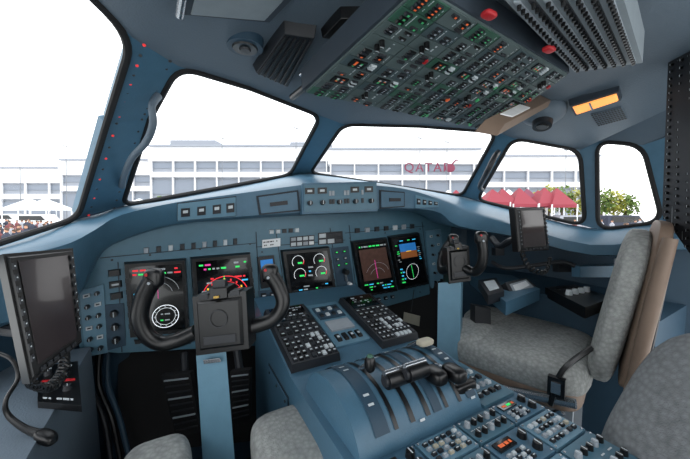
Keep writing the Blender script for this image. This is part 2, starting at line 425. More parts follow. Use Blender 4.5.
du([(280, 250), (328, 246), (338, 308), (290, 316)], 'eng')
du([(350, 241), (385, 237), (396, 291), (360, 297)], 'terr')
du([(387, 236), (417, 232), (427, 284), (398, 290)], 'pfd')
f = PF((257, 257), (273, 255), (277, 285), (261, 288)); mp.rect(f, 0, 0, 1, 1, 0, .012, 'black'); s = f.sub(.12, .1, .88, .8, .012)
mp.rect(s, 0, 0, 1, .45, 0, .001, 'e_sky'); mp.rect(s, 0, .45, 1, .6, 0, .001, 'e_brown'); mp.rect(s, 0, .62, 1, 1, 0, .001, 'screen'); mp.text_rows(s, .1, .65, .9, .95, 2, .001, ['e_cyan', 'label'])
f = PF((258, 291), (276, 289), (280, 316), (263, 319)); mp.rect(f, 0, 0, 1, 1, 0, .004, 'blue_dark'); mp.keys(f, 2, 3, .6, .5, .004, .009, ['keydark', 'keygrey'])
f = PF((262, 240), (280, 238), (280, 246), (262, 248)); mp.rect(f, 0, 0, 1, 1, 0, .005, 'white'); mp.text_rows(f, .05, .1, .95, .9, 2, .005, ['keydark'])
f = PF((290, 237), (314, 235), (314, 245), (290, 247)); mp.rect(f, 0, 0, 1, 1, 0, .004, 'keydark'); mp.keys(f, 4, 2, .8, .7, .004, .006, ['white', 'label', 'keygrey'], False)
f = PF((318, 233), (342, 231), (343, 243), (318, 245)); mp.rect(f, 0, 0, 1, 1, 0, .004, 'keydark'); mp.keys(f, 3, 2, .8, .7, .004, .006, ['charcoal', 'label'], False)
f = PF((268, 229), (300, 227), (300, 233), (268, 235)); mp.keys(f, 5, 1, .7, .7, 0, .004, ['keydark', 'label'], False)
f = PF((331, 248), (348, 246), (356, 300), (340, 306)); mp.rect(f, 0, 0, 1, 1, 0, .003, 'blue_dark')
for b, c_ in ((.08, 'e_green'), (.2, 'label'), (.3, 'e_green')):
    for a in (.25, .7): mp.rect_at(f, a, b, .006, .005, .003, .007, 'keydark'); mp.rect_at(f, a, b, .004, .002, .007, .0075, c_)
mp.rect_at(f, .5, .5, .004, .022, .003, .02, 'metal'); mp.knob(f, .5, .42, .012, .012, .035, 'black', None)
mp.knob(f, .45, .82, .019, .003, .012, 'black', None); mp.arc(f, .45, .82, .012, 0, 360, .002, .0125, 'label')
mp.knob(f, .7, .66, .008, .003, .02, 'white', None)
for q in ([(80, 290), (104, 284), (108, 352), (86, 356)], [(425, 231), (440, 229), (444, 284), (431, 288)]):
    f = PF(*q); mp.rect(f, 0, 0, 1, 1, 0, .006, 'blue_light')
    for j in range(6):
        for a in (.28, .72):
            if (j+int(a*3)) % 3: mp.knob(f, a, .1+j*.16, .006, .006, .02, 'black')
            else: mp.rect_at(f, a, .1+j*.16, .007, .005, .006, .011, 'label'); mp.rect_at(f, a, .1+j*.16, .004, .002, .011, .0115, 'keydark')
f = PF((106, 268), (122, 266), (125, 300), (109, 303)); mp.keys(f, 1, 3, .8, .6, 0, .006, ['black'])
f = PF((104, 305), (124, 303), (126, 345), (108, 350)); mp.rect(f, 0, 0, 1, 1, 0, .004, 'blue_dark')
for b in (.2, .5, .8): mp.knob(f, .5, b, .01, .004, .02, 'black')
f = PF((205, 334), (262, 327), (264, 340), (208, 346)); mp.keys(f, 5, 1, .6, .5, 0, .008, ['black', 'keygrey'])
f = PF((130, 338), (192, 332), (194, 340), (132, 346)); mp.keys(f, 5, 1, .5, .5, 0, .008, ['black', 'keygrey', 'label'])
f = PF((352, 300), (395, 293), (396, 299), (353, 308)); mp.keys(f, 6, 1, .5, .5, 0, .008, ['black', 'keygrey'])
f = PF((292, 318), (342, 309), (345, 318), (296, 330)); mp.keys(f, 6, 1, .6, .6, 0, .004, ['keydark', 'label'], False)
f = PF((352, 227), (416, 222), (416, 230), (352, 235)); mp.keys(f, 7, 1, .5, .6, 0, .006, ['keydark', 'label', 'keygrey'], False)
f = PF((140, 246), (240, 236), (240, 246), (140, 256)); mp.keys(f, 9, 1, .4, .6, 0, .006, ['keydark', 'label', 'keygrey'], False)
mp.make('instrument_panel', bevel=0)

# ---------------------------------------------------------------- centre pedestal
ped = M()
def zt(y): return -.385+.22*max(0, y-.64)
XL, XR = .21, .61
prof = [(1.03, zt(1.03)), (.64, -.385), (.08, -.385), (.08, -ZC), (1.03, -ZC)]
ped.prism([V((XL, y, z)) for y, z in prof], [V((XR, y, z)) for y, z in prof], 'blue')
# access panels and fasteners on the left flank
fs_ = Face([V((XL, .84, -.44)), V((XL, .66, -.44)), V((XL, .66, -.75)), V((XL, .84, -.75))]); fs_.n = V((-1, 0, 0))
ped.rect(fs_, 0, 0, 1, 1, 0, .002, 'panel_line'); ped.rect(fs_, .02, .02, .98, .98, .002, .004, 'blue')
for a in (.1, .5, .9):
    for b in (.06, .94): ped.knob(fs_, a, b, .004, .004, .006, 'charcoal', None)
def TF(x0, y0, x1, y1, h=0):
    return Face([V((x0, y0, zt(y0)+h)), V((x1, y0, zt(y0)+h)), V((x1, y1, zt(y1)+h)), V((x0, y1, zt(y1)+h))])
for x0, x1 in ((.215, .345), (.475, .605)):
    f = TF(x0, .92, x1, .655); ped.rect(f, 0, 0, 1, 1, 0, .02, 'charcoal', .02)
    s = f.sub(.1, .04, .9, .32, .02); ped.rect(s, 0, 0, 1, 1, 0, .001, 'screen'); ped.text_rows(s, .05, .08, .95, .92, 5, .001, ['label', 'keygrey', 'keygrey'], .4)
    ped.keys(f.sub(.05, .35, .95, .58, .02), 6, 3, .75, .7, 0, .004, ['keydark', 'black'])
    ped.keys(f.sub(.05, .6, .4, .97, .02), 3, 5, .75, .7, 0, .004, ['keydark', 'black'])
    ped.keys(f.sub(.43, .6, .97, .97, .02), 5, 5, .75, .75, 0, .004, ['keydark', 'label', 'keydark'], True)
f = TF(.355, .92, .465, .70); ped.rect(f, 0, 0, 1, 1, 0, .006, 'blue_light')
ped.rect(f, .1, .1, .9, .42, .006, .009, 'blue_dark'); ped.keys(f.sub(.12, .12, .88, .4, .009), 4, 2, .6, .5, 0, .004, ['label', 'keydark'], False)
ped.rect(f, .15, .5, .85, .72, .006, .012, 'keygrey'); ped.keys(f.sub(.1, .76, .9, .96, .006), 4, 1, .6, .7, 0, .006, ['black'])
nseg = 20; x0, x1 = .225, .5
HY0, HR, HH = .475, .115, .09
arcp = [(HY0+HR*math.cos(math.pi*i/nseg), -.40+HH*math.sin(math.pi*i/nseg)) for i in range(nseg+1)]
ped.prism([V((x0, y, z)) for y, z in arcp], [V((x1, y, z)) for y, z in arcp], 'blue')
arcd = [(HY0+(HR+.002)*math.cos(math.pi*i/nseg), -.40+(HH+.002)*math.sin(math.pi*i/nseg)) for i in range(3, nseg-2)]
for xs, hw, mt in ((.30, .004, 'black'), (.335, .005, 'black'), (.37, .005, 'black'), (.415, .004, 'black'), (.45, .004, 'black'), (.272, .014, 'blue_dark'), (.393, .010, 'blue_dark'), (.482, .012, 'blue_dark')):
    vs = []
    for y, z in arcd: vs += [V((xs-hw, y, z)), V((xs+hw, y, z))]
    ped.add(vs, [[2*i, 2*i+1, 2*i+3, 2*i+2] for i in range(len(arcd)-1)], mt)
for i in range(3, 18):
    y, z = HY0+(HR+.003)*math.cos(math.pi*i/nseg), -.40+(HH+.003)*math.sin(math.pi*i/nseg)
    y2, z2 = HY0+(HR+.003)*math.cos(math.pi*(i+.25)/nseg), -.40+(HH+.003)*math.sin(math.pi*(i+.25)/nseg)
    for xa in (.265, .348, .387, .477): 
        if rng.random() < .6: ped.add([V((xa, y, z)), V((xa+.011, y, z)), V((xa+.011, y2, z2)), V((xa, y2, z2))], [[0, 1, 2, 3]], 'label')
mods = [(.225, .315), (.32, .41), (.415, .505), (.51, .60)]
ys = [(.35, .30), (.295, .235), (.23, .16), (.155, .09)]
for ci, (a, b) in enumerate(mods):
    for ri, (ya, yb) in enumerate(ys):
        f = TF(a, ya, b, yb); ped.rect(f, 0, 0, 1, 1, 0, .008, ['blue', 'blue_light', 'panel'][(ci+ri) % 3])
        for q in ((.04, .06), (.96, .06), (.04, .94), (.96, .94)): ped.knob(f, q[0], q[1], .002, .008, .0095, 'metal', None)
        if (ci+ri) % 3 == 0:
            ped.rect(f, .1, .12, .55, .4, .008, .011, 'screen'); ped.text_rows(f, .12, .15, .53, .38, 1, .0112, ['e_green', 'orange'], .9)
            ped.keys(f.sub(.1, .48, .6, .92, .008), 4, 3, .7, .65, 0, .004, ['keydark', 'keygrey', 'label'])
            ped.knob(f, .8, .3, .008, .008, .018, 'black'); ped.knob(f, .8, .72, .008, .008, .018, 'black')
        elif (ci+ri) % 3 == 1: ped.keys(f.sub(.06, .1, .94, .9, .008), 6, 4, .68, .6, 0, .004, ['keydark', 'keygrey', 'black', 'beige', 'label', 'keydark', 'charcoal'])
        else:
            for j in range(5):
                for i2 in range(2): ped.knob(f, .12+j*.19, .28+.44*i2, .0055, .008, .017, 'black' if (j+i2) % 3 else 'keygrey')
            ped.text_rows(f, .06, .46, .94, .54, 1, .0085, ['label'])
f = TF(.505, .63, .6, .36); ped.rect(f, 0, 0, 1, 1, 0, .006, 'panel'); ped.keys(f.sub(.1, .08, .9, .35, .006), 3, 3, .6, .5, 0, .006, ['keygrey', 'keydark', 'label'])
ped.keys(f.sub(.1, .6, .9, .95, .006), 4, 4, .6, .5, 0, .006, ['keydark', 'label', 'keygrey', 'black'])
for a in (.25, .65): ped.knob(f, a, .47, .009, .006, .02, 'black')
ped.make('center_pedestal', bevel=0)

lv = M()
def lever(x, u, v, hinge, r=.005):
    top = HX(u, v, x); base = V((x, hinge, -.325))
    lv.tube([base, base.lerp(top, .5)+V((0, 0, .003)), top], r, 'metal', n=8)
    return top
for x, u, v in ((.335, 396, 378), (.37, 416, 371)):
    t = lever(x, u, v, .47)
    lv.cyl(t+V((-.022, 0, 0)), t+V((.022, 0, 0)), .015, .015, 'black'); lv.cyl(t+V((-.024, 0.004, .012)), t+V((.024, 0.004, .012)), .006, .006, 'metal')
    lv.cyl(t+V((-.022, 0, 0)), t+V((-.027, 0, 0)), .010, .009, 'charcoal')
for x, u, v in ((.415, 435, 375), (.45, 454, 373)):
    t = lever(x, u, v, .46); lv.cushion(t, V((.016, 0, 0)), V((0, .024, 0)), V((0, 0, .014)), 'black', .6)
t = lever(.30, 370, 364, .5); lv.cushion(t, V((.010, 0, 0)), V((0, .010, 0)), V((0, 0, .016)), 'black', .8); lv.cushion(t+V((0, 0, .013)), V((.006, 0, 0)), V((0, .006, 0)), V((0, 0, .006)), 'greend', .8)
t = lever(.47, 425, 342, .54); lv.cushion(t, V((.02, 0, 0)), V((0, .011, 0)), V((0, 0, .007)), 'beige', .5)
t = HX(462, 386, .48); lv.tube([V((.48, .45, -.33)), t], .006, 'metal', n=8); lv.cushion(t, V((.03, 0, 0)), V((0, .016, 0)), V((0, 0, .012)), 'black', .5)
t = HX(453, 408, .45); lv.cushion(t, V((.006, 0, 0)), V((0, .008, 0)), V((0, 0, .014)), 'red', .6)
lv.make('throttle_levers')

# ---------------------------------------------------------------- control yokes
def yoke(colbase, left, right, hubq, hubd):
    y = M()
    f = Face([W(u, v, hubd) for u, v in hubq])
    y.rect(f, 0, 0, 1, 1, -.05, .0, 'black', .0); y.rect(f, .08, .08, .92, .92, 0, .008, 'black', .06)
    y.rect(f, .3, -.12, .7, .1, -.035, .004, 'black', .1); y.rect(f, .36, -.22, .6, -.08, -.02, -.006, 'charcoal'); y.rect(f, .42, .02, .52, .06, .004, .008, 'yellow')
    y.rect(f, .2, .68, .8, .82, .008, .010, 'charcoal'); y.arc(f, .5, .4, .016, 0, 360, .0016, .0105, 'charcoal')
    y.rect(f, .12, -.03, .3, .06, -.03, .002, 'charcoal'); y.rect(f, .7, -.03, .88, .06, -.03, .002, 'charcoal')
    for pth in (left, right):
        P = [W(*p[:3]) for p in pth]; y.tube(P, [p[3] for p in pth], 'black', n=16, k=6)
        tip = P[-1]; y.cushion(tip, R*.018, F*.015, U*.020, 'black', .7)
        y.cyl(tip-F*.011+U*.008-R*.006, tip-F*.017+U*.008-R*.006, .0035, .003, 'red')
        y.cyl(tip-F*.011-U*.008, tip-F*.018-U*.008, .004, .003, 'keygrey')
    y.prism([V(p) for p in colbase[0]], [V(p) for p in colbase[1]], 'blue_light')
    return y
yk = yoke(([W(196, 354, .64), W(226, 350, .64), W(226, 350, .70), W(196, 354, .70)], [W(209, 560, .62), W(243, 560, .62), W(240, 545, .68), W(209, 545, .68)]),
     [(196, 332, .63, .016), (178, 340, .625, .015), (160, 343, .615, .015), (146, 334, .605, .015), (140, 316, .60, .016), (144, 296, .6, .017), (154, 278, .6, .018)],
     [(244, 328, .63, .016), (262, 324, .635, .015), (276, 317, .64, .015), (283, 303, .645, .015), (279, 288, .65, .016), (270, 273, .65, .017)],
     [(192, 297), (246, 291), (249, 349), (196, 356)], .60)
yk.prism([W(203, 360, .635), W(220, 358, .635), W(221, 362, .635), W(204, 364, .635)], [W(203, 360, .625), W(220, 358, .625), W(221, 362, .625), W(204, 364, .625)], 'metal')
yk.make('control_yoke', bevel=.0015)
yk = yoke(([W(438, 283, .93), W(461, 281, .93), W(463, 281, .99), W(440, 283, .99)], [W(436, 420, .95), W(459, 420, .95), W(461, 415, 1.0), W(438, 415, 1.0)]),
     [(450, 268, .93, .014), (442, 270, .97, .014), (442, 258, 1.0, .014), (446, 248, 1.0, .014), (453, 240, .99, .015)],
     [(464, 268, .92, .014), (474, 272, .9, .014), (481, 266, .88, .014), (483, 252, .87, .014), (481, 238, .87, .016)],
     [(447, 248), (469, 246), (471, 281), (449, 284)], .92)
yk.make('control_yoke.001', bevel=.0015)

# ---------------------------------------------------------------- tablets
def tablet(name, q, d4, arm, coil):
    t = M(); f = Face([W(u, v, d_) for (u, v), d_ in zip(q, d4)])
    t.rect(f, 0, 0, 1, 1, -.018, 0, 'black', 0); t.rect(f, .03, .02, .97, .98, 0, .005, 'black', .02)
    t.rect(f, .14, .07, .86, .9, .005, .006, 'screen_tab')
    for j in range(9):
        for a in (.05, .9): t.rect(f, a, .08+j*.09, a+.05, .13+j*.09, .005, .008, 'charcoal'); t.rect(f, a+.015, .1+j*.09, a+.035, .11+j*.09, .008, .0083, 'label')
    for j in range(6): t.rect(f, .16+j*.115, .93, .24+j*.115, .965, .005, .008, 'charcoal')
    t.tube([W(*p) for p in arm], .011, 'charcoal', n=10)
    P = [W(*p) for p in coil]; Q = catmull(P, 30); H = []
    for i, p in enumerate(Q):
        a = i*.9; H.append(p+R*math.cos(a)*.007+U*math.sin(a)*.007+F*math.cos(a+1)*.004)
    t.tube(H, .0025, 'black', n=5, sm=False)
    t.make(name, bevel=.001)
tablet('tablet_computer', [(3, 254), (73, 248), (82, 342), (30, 384)], [.42, .5, .5, .42],
       [(50, 310, .5), (35, 330, .55), (5, 330, .58), (-30, 320, .55)], [(32, 384, .44), (45, 388, .45), (56, 382, .5), (64, 368, .55), (64, 352, .55)])
tablet('tablet_computer.001', [(514, 208), (544, 207), (549, 250), (518, 252)], [.88, .93, .93, .88],
       [(530, 240, .95), (512, 240, 1.0), (500, 246, 1.08), (492, 238, 1.14)], [(522, 253, .9), (530, 268, .92), (545, 272, .95), (550, 258, .97)])

# ---------------------------------------------------------------- first officer seat
st = M(); lat = V((.95, .31, 0)).normalized(); fwd = V((-lat.y, lat.x, 0)); up = V((0, 0, 1))
c = V((.97, .570, -.44))
st.cushion(c, lat*.20, fwd*.19, up*.05+fwd*.006, 'fabric', .42)
st.cushion(c+fwd*.13+lat*.095+up*.012, lat*.092, fwd*.075, up*.045, 'fabric', .5)
st.cushion(c+fwd*.13-lat*.095+up*.012, lat*.092, fwd*.075, up*.045, 'fabric', .5)
st.cushion(c-up*.05, lat*.195, fwd*.18, up*.03, 'tan', .3)
b0 = V((1.075, .355, -.42)); b1 = V((1.115, .330, -.075)); bd = (b1-b0).normalized(); bn = lat.cross(bd).normalized()
if bn.dot(fwd) < 0: bn = -bn
bc = (b0+b1)/2
st.cushion(bc+bn*.020-bd*.01, lat*.17, bd*.205+bn*-.014, bn*.032, 'fabric', .45)
st.cushion(bc-bn*.026+bd*.01, lat*.165, bd*.215-bn*.006, bn*.018, 'tan', .35)
st.cushion(bc-bn*.046, lat*.13, bd*.19, bn*.01, 'charcoal', .35)
for s_ in (-1, 1):
    st.tube([bc+lat*s_*.18-bd*.2-bn*.028, bc+lat*s_*.18+bd*.05-bn*.033, bc+lat*s_*.18+bd*.19-bn*.038], [.013, .015, .013], 'tan', n=12)
    st.tube([c+lat*s_*.205-fwd*.17-up*.03, c+lat*s_*.205-up*.06, c+lat*s_*.20+fwd*.13-up*.07], .012, 'metal')
    st.box(c+lat*s_*.14-up*.22+fwd*-.02, .012, .14, .14, 'keygrey', (lat, fwd, up))
    st.tube([c+lat*s_*.17-up*.36-fwd*.2, c+lat*s_*.17-up*.36+fwd*.16], .016, 'metal', sm=False)
    st.tube([c+lat*s_*.17-up*.08-fwd*.14, c+lat*s_*.17-up*.35+fwd*.12], .01, 'metal', sm=False)
st.box(c-up*.40, .16, .19, .03, 'charcoal', (lat, fwd, up)); st.box(c-up*.555, .12, .15, .125, 'blue_dark', (lat, fwd, up))
st.tube([b0-lat*.15+bn*.05+up*.06, c-lat*.20-fwd*.14+up*.04, c-lat*.215-fwd*.12-up*.05], .007, 'black', n=6)
st.box(c-lat*.21-fwd*.13+up*.0, .008, .018, .024, 'black', (lat, fwd, up)); st.box(c-lat*.219-fwd*.13, .003, .010, .014, 'metal', (lat, fwd, up))
st.make('pilot_seat')

cs = M(); X, Y, Z = V((1, 0, 0)), V((0, 1, 0)), V((0, 0, 1))
cs.cushion((.19, .550, -.485), X*.082, Y*.10, Z*.05, 'fabric', .5); cs.cushion((-.055, .595, -.50), X*.06, Y*.10, Z*.055, 'fabric', .5)
cs.cushion((.06, .30, -.53), X*.2, Y*.22, Z*.055, 'fabric', .4); cs.cushion((.06, .32, -.585), X*.19, Y*.25, Z*.03, 'tan', .3)
cs.cushion((.06, -.2, -.2), X*.2, Y*.05, Z*.34, 'fabric', .4); cs.cushion((.06, -.26, -.2), X*.2, Y*.03, Z*.35, 'tan', .35)
cs.tube([(.06+.22, -.2, -.2), (.06+.22, -.22, .05)], .02, 'tan'); cs.box((.06, .2, -.85), .14, .22, .27, 'charcoal')
cs.make('pilot_seat.001')
os_ = M()
P = W(738, 462, .42); t1 = (R*.5+U*.86).normalized(); t2 = F; t3 = t1.cross(t2)
os_.cushion(P, t1*.17, t3*.078, t2*.14, 'fabric_dark', .6)
os_.cushion(P+R*.05-U*.05, t1*.18, t3*.06, t2*.15, 'charcoal', .4)
os_.box(P-U*.28+R*.05, .06, .08, .2, 'charcoal')
os_.make('observer_seat')

# ---------------------------------------------------------------- side consoles
sc = M()
sc.prism([V((-.62, .3, -ZC)), V((-.2, .3, -ZC)), V((-.2, 1.0, -ZC)), V((-.5, 1.0, -ZC))], [V((-.62, .3, -.36)), V((-.2, .3, -.36)), V((-.22, 1.0, -.36)), V((-.5, 1.0, -.36))], 'shell')
f = Face([HZ(38, 372, -.36), HZ(78, 366, -.36), HZ(82, 412, -.36), HZ(38, 408, -.36)]); sc.rect(f, 0, 0, 1, 1, 0, .012, 'black')
for a, b in ((.25, .3), (.7, .3), (.25, .7), (.7, .7)): sc.knob(f, a, b, .007, .012, .022, 'charcoal')
sc.rect(f, .1, .45, .9, .50, .012, .013, 'red'); sc.text_rows(f, .1, .05, .9, .15, 1, .012, ['label']); sc.text_rows(f, .1, .85, .9, .95, 1, .012, ['label'])
sc.tube([W(-5, 352, .5), W(12, 360, .5), W(18, 378, .5), W(6, 400, .48), W(8, 415, .48), W(24, 428, .48), W(40, 434, .48)], [.003, .003, .003, .003, .004, .005, .007], 'black', n=10)
sc.cushion(W(46, 437, .48), R*.015+U*-.006, F*.011, U*.009, 'black', .7)
sc.make('side_console', bevel=.002)
sc = M()
sc.prism([V((1.15, .3, -ZC)), V((1.42, .3, -ZC)), V((1.42, .95, -ZC)), V((1.13, .95, -ZC))], [V((1.15, .3, -.315)), V((1.42, .3, -.3)), V((1.42, .95, -.25)), V((1.10, .95, -.28))], 'blue_dark')
hz = lambda u, v: HZ(u, v, -.29)
f = Face([hz(470, 277), hz(500, 272), hz(540, 292), hz(506, 306)]); sc.rect(f, 0, 0, 1, 1, -.03, .012, 'blue')
f2 = Face([W(503, 284, 1.06), W(524, 279, 1.12), W(538, 291, 1.1), W(514, 309, 1.0)]); sc.rect(f2, 0, 0, 1, 1, -.03, .012, 'charcoal'); sc.rect(f2, .12, .12, .88, .88, .012, .014, 'keygrey'); sc.rect(f2, .2, .2, .8, .5, .014, .015, 'white'); sc.rect(f2, .25, .6, .5, .75, .014, .016, 'keydark')
f = Face([hz(545, 291), hz(575, 288), hz(612, 302), hz(585, 312)]); sc.rect(f, 0, 0, 1, 1, -.02, .014, 'black'); 
for a in (.2, .4, .6, .8): sc.knob(f, a, .5, .01, .014, .03, 'label', None); sc.rect_at(f, a, .2, .01, .006, .014, .018, 'charcoal')
f = Face([hz(478, 288), hz(496, 285), hz(504, 300), hz(488, 305)]); sc.rect(f, 0, 0, 1, 1, 0, .03, 'charcoal'); sc.rect(f, .2, .2, .8, .8, .03, .032, 'label')
for (u, v, w_, h_, m_) in ((483, 316, 16, 20, 'charcoal'), (484, 330, 6, 5, 'red')):
    q = [(u-w_/2, v-h_/2), (u+w_/2, v-h_/2+3), (u+w_/2, v+h_/2), (u-w_/2, v+h_/2-2)]
    sc.slab([W(a, b, 1.02) for a, b in q], -.04, 0, m_)
sc.tube([W(492, 262, 1.2), W(505, 268, 1.15), W(530, 266, 1.12), W(560, 262, 1.1), W(575, 266, 1.08)], .008, 'charcoal')
for (u, v, w_, h_, d_, m_) in ((600, 272, 44, 12, 1.06, 'blue'), (565, 268, 14, 9, 1.12, 'charcoal'), (628, 262, 12, 5, .98, 'keygrey'), (500, 252, 10, 8, 1.22, 'keydark')):
    q = [(u-w_/2, v-h_/2), (u+w_/2, v-h_/2-1), (u+w_/2, v+h_/2), (u-w_/2, v+h_/2)]
    sc.slab([W(a, b, d_) for a, b in q], -.03, 0, m_, .05)
sc.make('side_console.001', bevel=.002)

# ---------------------------------------------------------------- pedals
fw = M()
for q in ([(161, 376), (190, 373), (201, 432), (176, 438)], [(230, 372), (250, 370), (250, 420), (232, 425)]):
    f = Face([W(a, b, .86) for a, b in q]); fw.rect(f, 0, 0, 1, 1, -.02, 0, 'rubber')
    for j in range(9): fw.rect(f, .08, .07+j*.1, .92, .09+j*.1, 0, .004, 'charcoal' if j % 3 else 'keygrey')
    fw.tube([f.pt(.5, .5, -.02), f.pt(.5, .5, -.02)+V((0, .1, .1))], .012, 'charcoal', sm=False)
fw.make('rudder_pedals')
pl = M(); pl.slab([W(404, 312, 1.2), W(420, 316, 1.2), W(419, 326, 1.2), W(403, 321, 1.2)], 0, .004, 'beige'); pl.tube([W(411, 312, 1.2), W(414, 290, 1.3)], .002, 'charcoal', n=5, sm=False); pl.make('placard')
hs = M()
for k_ in range(3): hs.tube([W(92+k_*8, 352, .9), W(90+k_*9, 385, .88), W(104+k_*8, 420, .86), W(112+k_*10, 470, .84)], .007, ['charcoal', 'black', 'blue_dark'][k_])
hs.make('cable_harness')

# ---------------------------------------------------------------- overhead panel
oh = M()
op0 = V((.4, .4, .275)); on = V((0, .1, 1)).normalized()
OP = lambda u, v: hit(u, v, op0, on)
f = Face([OP(306, 92), OP(420, -12), OP(567, 75), OP(489, 130)])
oh.rect(f, -.012, -.012, 1.012, 1.012, -.05, -.004, 'shell_dark'); oh.rect(f, 0, 0, 1, 1, -.01, 0, 'ohp')
na, nb = 10, 7
for i in range(na):
    for j in range(nb):
        s = f.sub(i/na+.003, j/nb+.003, (i+1)/na-.003, (j+1)/nb-.003, 0)
        oh.rect(s, 0, 0, 1, 1, 0, .002, rng.choice(['ohp', 'ohp', 'ohp', 'greend', 'ohp2', 'ohp2']))
        s = s.sub(0.05, .05, .95, .95, .002); k_ = rng.random()
        if k_ < .74:
            oh.keys(s, 3 if rng.random() < .6 else 4, 2, .62, .50, 0, .0035, ['keydark', 'black', 'keydark', 'charcoal', 'keydark', 'black'], rng.choice(['label', 'label', 'green', 'green', 'orange', 'keygrey']), .85)
            oh.text_rows(s, .05, .46, .95, .53, 1, 0, ['label'], .7); oh.text_rows(s, .05, .95, .95, 1.0, 1, 0, ['label'], .5)
        elif k_ < .86:
            for a in (.28, .74): oh.knob(s, a, .35, .0050, 0, .010, 'black')
            oh.text_rows(s, .05, .66, .95, .8, 1, 0, ['label'])
        else: oh.rect(s, .12, .15, .88, .6, 0, .003, 'black'); oh.text_rows(s, .2, .2, .8, .55, 2, .003, ['green', 'label', 'orange'], .8); oh.keys(s.sub(.1, .7, .9, .95), 4, 1, .6, .8, 0, .004, ['label', 'keydark'], False)
        if rng.random() < .15: oh.rect_at(s, .5, .9, .005, .003, 0, .004, rng.choice(['red', 'orange', 'green']))
for u, v in ((489, 12), (549, 47)):
    p = OP(u, v)+V((0, 0, -.004)); oh.cushion(p, V((.012, 0, 0)), V((0, .008, 0)), V((0, 0, .004)), 'red', .6)
oh.make('overhead_panel')
cb = M()
q0 = V((.4, .4, .29))
OQ = lambda u, v: hit(u, v, q0, V((0, 0, 1)))
f = Face([OQ(575, 71), OQ(505, -2), OQ(618, -12), OQ(641, 62)])
cb.rect(f, -.02, -.02, 1.02, 1.02, -.06, 0, 'cbgrey')
for j in range(7):
    b = .08+j*.138; cb.rect(f, .03, b-.03, .97, b+.03, 0, .003, 'charcoal' if j % 2 else 'keygrey')
    for i in range(22): cb.knob(f, .05+i*.0425, b, .0032, .002, .009, 'black', None)
cb.make('circuit_breaker_panel')
cb = M(); f = Face([W(668, 62, .74), W(745, 20, .60), W(745, 330, .60), W(662, 215, .80)])
cb.rect(f, 0, 0, 1, 1, -.02, 0, 'charcoal')
for i in range(6):
    for j in range(24):
        a, b = .08+i*.15, .03+j*.041
        cb.knob(f, a, b, .004, 0, .007, 'black', 'label'); 
    cb.rect(f, .15+i*.15, .02, .153+i*.15, .98, 0, .001, 'label')
cb.make('circuit_breaker_panel.001')

# ---------------------------------------------------------------- ceiling fittings
def CF(*q): return Face([C(*p) for p in q])
sp = M(); p = C(245, 43)
sp.cyl(p+Z*.01, p-Z*.010, .038, .036, 'blue_dark', 28); sp.cyl(p-Z*.010, p-Z*.013, .026, .024, 'black', 24); sp.cyl(p-Z*.013, p-Z*.017, .012, .010, 'charcoal', 16); sp.make('air_vent')
lb = M()
f = CF((250, 66), (284, 18), (320, 22), (288, 84)); lb.rect(f, 0, 0, 1, 1, -.02, .022, 'charcoal', .08)
for j in range(6): lb.rect(f, .1, .1+j*.14, .9, .16+j*.14, .022, .027, 'black')
f = CF((318, 30), (340, 6), (375, 6), (352, 36)); lb.rect(f, 0, 0, 1, 1, -.02, .02, 'black', .08)
lb.tube([C(292, 90)-Z*.02, C(312, 66)-Z*.035, C(345, 30)-Z*.035, C(368, 8)-Z*.02], .009, 'black')
lb.tube([C(300, 62)-Z*.03, C(330, 32)-Z*.04, C(356, 12)-Z*.03], .004, 'metal')
lb.make('escape_rope_housing', bevel=.002)
sv = M(); f = CF((176, 4), (180, -25), (305, -25), (268, 14)); sv.rect(f, 0, 0, 1, 1, .01, .018, 'shell_dark', .02); sv.rect(f, .08, .1, .92, .9, .018, .02, 'cbgrey', .02); sv.tube([f.pt(0, 0, .02), f.pt(1, 0, .02)], .006, 'metal', sm=False); sv.make('sun_visor', bevel=.002)
sv = M(); f = Face([C(474, 132), C(536, 99), C(550, 106), C(497, 136)]); sv.rect(f, 0, 0, 1, 1, .0, .02, 'tan', .06); sv.rect(f, .2, .2, .5, .8, .02, .023, 'white'); sv.make('sun_visor.001', bevel=.003)
vt = M(); p = C(543, 112); vt.cushion(p, X*.065, Y*.065, Z*.045, 'shell', 1.); vt.cyl(p-Z*.034-X*.02-Y*.01, p-Z*.054-X*.028-Y*.014, .030, .027, 'charcoal', 22); vt.cyl(p-Z*.054-X*.028-Y*.014, p-Z*.057-X*.029-Y*.014, .018, .015, 'black', 18); vt.make('air_vent.001')
dl = M(); f = CF((568, 102), (620, 86), (623, 96), (574, 113)); dl.rect(f, 0, 0, 1, 1, -.01, .014, 'shell_dark', .03); dl.rect(f, .07, .16, .93, .84, .014, .018, 'lamp', .04); dl.rect(f, .4, .16, .44, .84, .018, .02, 'metal'); dl.make('ceiling_lamp', bevel=.002)
gr = M(); f = CF((590, 114), (622, 106), (628, 118), (598, 126)); gr.rect(f, 0, 0, 1, 1, -.005, .003, 'shell', .02)
for i in range(11):
    for j in range(7): gr.knob(f, .06+i*.088, .08+j*.14, .0032, .003, .004, 'black', None)
gr.make('speaker_grille')
hd = M(); hd.tube([W(158, 96, .68), W(152, 106, .66), W(153, 124, .67), W(146, 142, .71), W(132, 158, .76), W(124, 176, .82), W(122, 186, .87)], [.009, .0075, .008, .008, .008, .0075, .009], 'shell', n=12); hd.make('grab_handle')
hd = M(); hd.tube([W(498, 152, 1.2), W(494, 158, 1.16), W(487, 172, 1.18), W(480, 186, 1.3), W(482, 190, 1.34)], [.01, .011, .011, .01, .01], 'charcoal', n=10); hd.make('window_latch')
rv = M()
